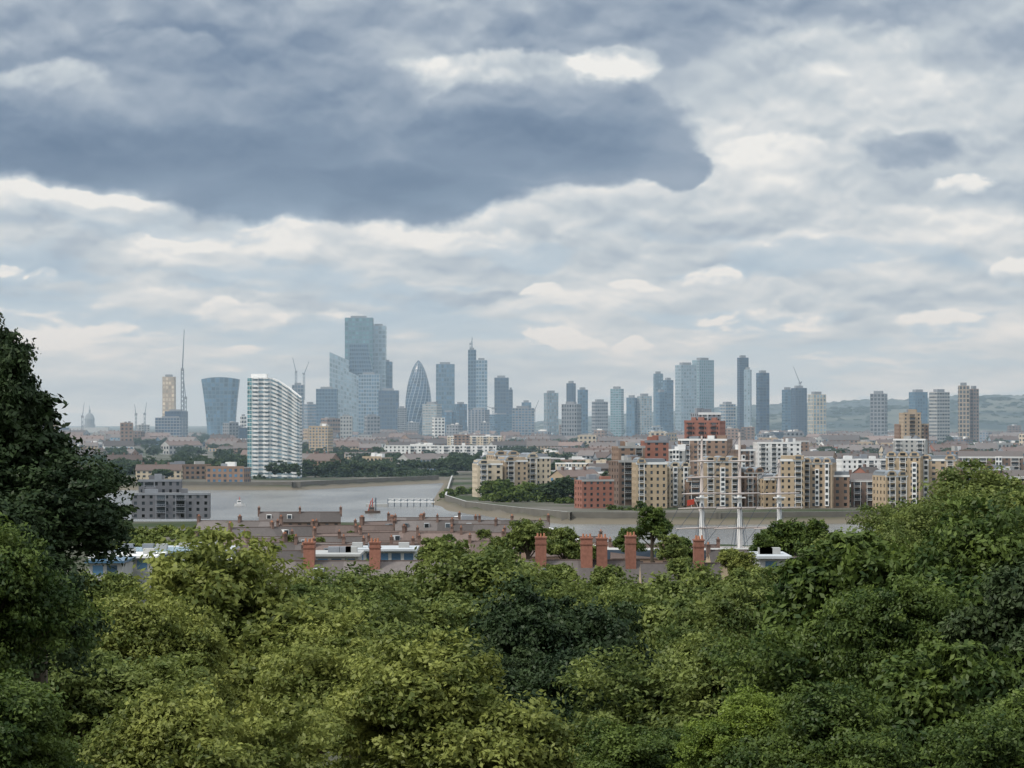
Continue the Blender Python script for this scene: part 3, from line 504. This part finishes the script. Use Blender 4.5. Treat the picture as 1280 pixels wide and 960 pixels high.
mass('riverside_trees',belt(1060,1110,632,1420,8,4)+belt(880,1060,641,1390,24,3)+belt(1195,1290,600,1440,20,6)+belt(760,800,628,1420,8,4),dk2)
mass('near_bank_trees',belt(120,290,656,1130,46,6,40)+belt(-20,130,650,1150,20,7,40)+belt(262,300,668,1100,8,5)+belt(120,280,668,950,34,5,60),mid)
it=[]
for k in range(700):
    y=1500*math.exp(rnd.random()*math.log(4.4)); x=rnd.uniform(-.2,.2)*y
    if free(x,y,6,6): R=rnd.uniform(5,9); it+= [(x+rnd.uniform(-14,14),y+rnd.uniform(-8,8),gz(y)+R*.9,R,.9) for _ in range(3)]
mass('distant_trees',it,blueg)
it=[]
for k in range(1500):
    y=rnd.choice([rnd.uniform(8300,9500),rnd.uniform(10800,12400)]); x=rnd.uniform(0,.22)*y; it.append((x,y,float(ridge_h(x,y))-y*y/14.8e6+3,rnd.uniform(9,20),.5))
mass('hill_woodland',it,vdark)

# ---------- haze ----------
hm=bpy.data.materials.new('haze'); hm.use_nodes=True; nt=hm.node_tree; nt.nodes.remove(nt.nodes['Principled BSDF'])
vs=nt.nodes.new('ShaderNodeVolumeScatter'); vs.inputs['Color'].default_value=(.62,.82,1,1); vs.inputs['Density'].default_value=1/12500; vs.inputs['Anisotropy'].default_value=.2
nt.links.new(vs.outputs[0],nt.nodes['Material Output'].inputs['Volume'])
mb=MB(); mb.box(-9000,9000,1200,17000,-60,420,hm); mb.build('atmospheric_haze',(0,0,0))

# ---------- sky ----------
sun_el=math.radians(48); sun_az=math.radians(-125)
world=bpy.data.worlds.new('World'); scene.world=world; world.use_nodes=True; nt=world.node_tree; nt.nodes.clear()
def S(x,sock):
    if isinstance(x,(int,float)): sock.default_value=x
    else: nt.links.new(x,sock)
def M(op,a,b=0,c=0):
    n=nt.nodes.new('ShaderNodeMath'); n.operation=op; S(a,n.inputs[0]); S(b,n.inputs[1]); S(c,n.inputs[2]); return n.outputs[0]
def SM(x,a,b,lo=0,hi=1):
    n=nt.nodes.new('ShaderNodeMapRange'); n.interpolation_type='SMOOTHSTEP'; S(x,n.inputs[0]); n.inputs[1].default_value=a;n.inputs[2].default_value=b;n.inputs[3].default_value=lo;n.inputs[4].default_value=hi; return n.outputs[0]
def XYZ(x,y,z):
    c=nt.nodes.new('ShaderNodeCombineXYZ'); S(x,c.inputs[0]);S(y,c.inputs[1]);S(z,c.inputs[2]); return c.outputs[0]
def NO(x,y,z,sc,det=6,ro=.55):
    n=nt.nodes.new('ShaderNodeTexNoise'); nt.links.new(XYZ(x,y,z),n.inputs['Vector']); n.inputs['Scale'].default_value=sc;n.inputs['Detail'].default_value=det;n.inputs['Roughness'].default_value=ro; return n.outputs['Fac']
def VO(x,y,z,sc,det=2,ro=.5):
    n=nt.nodes.new('ShaderNodeTexVoronoi'); n.voronoi_dimensions='2D'; n.feature='SMOOTH_F1'; n.normalize=True; nt.links.new(XYZ(M('ADD',x,z),y,0),n.inputs['Vector']); n.inputs['Scale'].default_value=sc;n.inputs['Detail'].default_value=det;n.inputs['Roughness'].default_value=ro; n.inputs['Smoothness'].default_value=.35; return M('SUBTRACT',1,n.outputs['Distance'])
def MX(f,a,b):
    n=nt.nodes.new('ShaderNodeMix'); n.data_type='RGBA'; S(f,n.inputs['Factor'])
    for q,sk in((a,n.inputs[6]),(b,n.inputs[7])):
        if isinstance(q,tuple): sk.default_value=q
        else: nt.links.new(q,sk)
    return n.outputs[2]
def MF(f,a,b):
    n=nt.nodes.new('ShaderNodeMix'); S(f,n.inputs[0]); S(a,n.inputs[2]); S(b,n.inputs[3]); return n.outputs[0]
tc=nt.nodes.new('ShaderNodeTexCoord'); sp=nt.nodes.new('ShaderNodeSeparateXYZ'); nt.links.new(tc.outputs['Generated'],sp.inputs[0])
U0=M('MULTIPLY',M('ARCTAN2',sp.outputs[0],sp.outputs[1]),3.6); V0=M('MULTIPLY',M('ARCSINE',sp.outputs[2]),3.6)
Vc=M('MULTIPLY',M('SQRT',M('ADD',M('MAXIMUM',V0,0.0),.05)),1.15)
w1=M('SUBTRACT',NO(U0,M('MULTIPLY',Vc,1.6),0,6,3),.5); w2=M('SUBTRACT',NO(U0,M('MULTIPLY',Vc,1.6),5.3,6,3),.5)
w3=M('SUBTRACT',NO(U0,M('MULTIPLY',V0,1.3),9.1,26,5,.6),.5); w4=M('SUBTRACT',NO(U0,M('MULTIPLY',V0,1.3),3.7,26,5,.6),.5)
U=M('MULTIPLY_ADD',w1,.10,M('MULTIPLY_ADD',w3,.035,U0)); V=M('MULTIPLY_ADD',w2,.05,M('MULTIPLY_ADD',w4,.026,V0))
Uw=M('MULTIPLY_ADD',w1,.07,M('MULTIPLY_ADD',w3,.018,U0)); Vw=M('MULTIPLY_ADD',w2,.035,M('MULTIPLY_ADD',w4,.014,Vc))
def EL(b,v,rx,ry,e0=0.0,e1=.5):
    a=M('DIVIDE',M('SUBTRACT',U,(b-640)/1000),rx/1000); c=M('DIVIDE',M('SUBTRACT',V,(HY-v)/1000),ry/1000)
    return SM(M('SUBTRACT',1,M('ADD',M('MULTIPLY',a,a),M('MULTIPLY',c,c))),e0,e1)
def mx_(*a):
    r=a[0]
    for q in a[1:]: r=M('MAXIMUM',r,q)
    return r
darkm=mx_(EL(180,150,440,98,0,.4),EL(430,205,300,84,0,.3),EL(690,165,190,82,0,.3),EL(-250,150,350,98,0,.5),EL(830,205,50,38,0,.4))
core=mx_(EL(430,240,330,52,0,1),EL(180,200,420,60,0,1.1),EL(640,185,230,60,0,1.1))
topm=M('MULTIPLY',SM(V,.36,.46),SM(U,.55,.1,.5,1))
nA=NO(Uw,M('MULTIPLY',Vw,2.6),1.5,2.5,3,.5); nD=NO(Uw,M('MULTIPLY',Vw,3.2),7.7,6,3,.5)
pB=VO(Uw,M('MULTIPLY',Vw,1.9),2.2,6.5,2,.45); pB2=VO(M('ADD',Uw,-.006),M('MULTIPLY',M('ADD',Vw,.02),1.9),2.2,6.5,2,.45)
pC=VO(Uw,M('MULTIPLY',Vw,1.9),6.2,17,2,.5); pC2=VO(M('ADD',Uw,-.002),M('MULTIPLY',M('ADD',Vw,.008),1.9),6.2,17,2,.5)
rel=M('ADD',M('MULTIPLY',M('SUBTRACT',pB,pB2),1.0),M('MULTIPLY',M('SUBTRACT',pC,pC2),.5)); rel=M('MINIMUM',M('MAXIMUM',rel,-.2),.28)
s=M('MULTIPLY_ADD',M('SUBTRACT',nA,.5),.95,.78); s=M('MULTIPLY_ADD',M('SUBTRACT',nD,.5),.5,s)
s=M('MULTIPLY_ADD',topm,-.27,s); s=M('MULTIPLY_ADD',rel,.75,s)
sd_=M('MULTIPLY_ADD',core,-.26,M('MULTIPLY_ADD',M('SUBTRACT',nA,.5),.5,.37)); sd_=M('MULTIPLY_ADD',M('SUBTRACT',nD,.5),.25,sd_); sd_=M('ADD',sd_,M('MULTIPLY',rel,SM(V,.28,.40,.12,.6)))
s=MF(darkm,s,sd_)
tex=M('MULTIPLY_ADD',pC,.9,.2)
blobs=[(650,92,180,32,.40),(770,86,50,28,.28),(60,112,95,38,.36),(200,68,90,28,.15),(890,345,40,18,.36),(1200,236,40,17,.38),(15,345,32,16,.36),(65,346,30,15,.36),(950,408,100,30,.34),(300,398,70,24,.32),(1262,338,38,17,.36),(675,365,24,12,.32),(100,256,140,20,.28),(960,190,90,26,.2),(800,357,38,11,.3),(790,432,40,11,.28),(700,425,60,16,.28),(1180,405,60,16,.28),(420,395,40,14,.28),(560,300,120,18,.18),(1050,60,120,26,.15),(200,310,90,18,.16)]
for b,v,rx,ry,k in blobs:
    e=EL(b,v,rx,ry,0,.5); sh=SM(V,(HY-v-ry)/1000,(HY-v+ry*.3)/1000,-.1,1); s=M('MULTIPLY_ADD',M('MULTIPLY',M('MULTIPLY',e,sh),tex),k,s)
s=M('MULTIPLY_ADD',EL(1130,192,75,26,0,.8),-.28,s); s=M('MULTIPLY_ADD',EL(560,372,130,14,0,.8),-.2,s); s=M('MULTIPLY_ADD',EL(270,365,70,14,0,.8),-.18,s); s=M('MULTIPLY_ADD',EL(900,285,200,16,0,.9),-.12,s)
def ramp(sv):
    cr=nt.nodes.new('ShaderNodeValToRGB'); nt.links.new(sv,cr.inputs[0]); E=cr.color_ramp.elements
    E[0].position=0;E[0].color=lin(84,105,134);E[1].position=1;E[1].color=lin(240,240,237)
    for pz,c in((.25,(118,136,160)),(.5,(157,170,186)),(.72,(194,203,210)),(.88,(219,223,225))): e=E.new(pz); e.color=lin(*c)
    return cr.outputs[0]
gap=M('MULTIPLY',SM(NO(Uw,M('MULTIPLY',Vw,3.2),4.4,4.5,3),.48,.6),SM(V0,.32,.14)); gap=M('MULTIPLY',gap,M('SUBTRACT',1,SM(s,.85,1.02)))
col=MX(M('MULTIPLY',gap,.7),ramp(s),lin(168,191,211)); col=MX(M('MULTIPLY',SM(V0,.11,-.01),.6),col,lin(190,205,217))
bg=nt.nodes.new('ShaderNodeBackground'); nt.links.new(col,bg.inputs[0]); bg.inputs[1].default_value=1.0
# the rest of the overcast dome (overhead and behind): same cloud deck, plainer detail, brighter towards the zenith
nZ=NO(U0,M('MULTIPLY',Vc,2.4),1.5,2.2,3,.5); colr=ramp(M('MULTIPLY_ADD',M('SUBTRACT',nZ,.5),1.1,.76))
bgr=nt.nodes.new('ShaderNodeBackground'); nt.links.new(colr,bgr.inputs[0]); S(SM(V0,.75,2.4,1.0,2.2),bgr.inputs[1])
sk=nt.nodes.new('ShaderNodeTexSky'); sk.sky_type='NISHITA'; sk.sun_disc=False; sk.sun_elevation=sun_el; sk.sun_rotation=sun_az
bg2=nt.nodes.new('ShaderNodeBackground'); nt.links.new(sk.outputs[0],bg2.inputs[0]); bg2.inputs[1].default_value=.08
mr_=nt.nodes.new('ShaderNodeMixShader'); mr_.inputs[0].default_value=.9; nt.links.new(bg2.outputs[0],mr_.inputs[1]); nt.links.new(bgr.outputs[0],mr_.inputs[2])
inb=M('MULTIPLY',M('LESS_THAN',M('ABSOLUTE',U0),1.5),M('MULTIPLY',M('LESS_THAN',V0,.95),M('GREATER_THAN',V0,-.02)))
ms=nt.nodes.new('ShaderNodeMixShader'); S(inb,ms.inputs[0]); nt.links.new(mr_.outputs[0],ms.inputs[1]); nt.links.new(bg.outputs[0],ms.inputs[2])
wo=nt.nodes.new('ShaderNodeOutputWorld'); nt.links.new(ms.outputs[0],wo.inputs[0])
L=bpy.data.lights.new('sun','SUN'); L.energy=2.6; L.angle=math.radians(10); L.color=(1,.95,.86); so=bpy.data.objects.new('sun',L); scene.collection.objects.link(so)
dv=Vector((math.sin(sun_az)*math.cos(sun_el),math.cos(sun_az)*math.cos(sun_el),math.sin(sun_el))); so.rotation_euler=dv.to_track_quat('Z','Y').to_euler()
# ---------- camera ----------
cam=bpy.data.cameras.new('camera'); co=bpy.data.objects.new('camera',cam); scene.collection.objects.link(co); scene.camera=co
co.location=(0,0,CH); cam.sensor_width=36; cam.lens=36*F/1280; cam.clip_start=.5; cam.clip_end=120000
co.rotation_euler=(math.radians(90)+math.atan((HY-480)/F),0,0)
scene.view_settings.view_transform='Standard'; scene.view_settings.look='None'; scene.view_settings.exposure=0
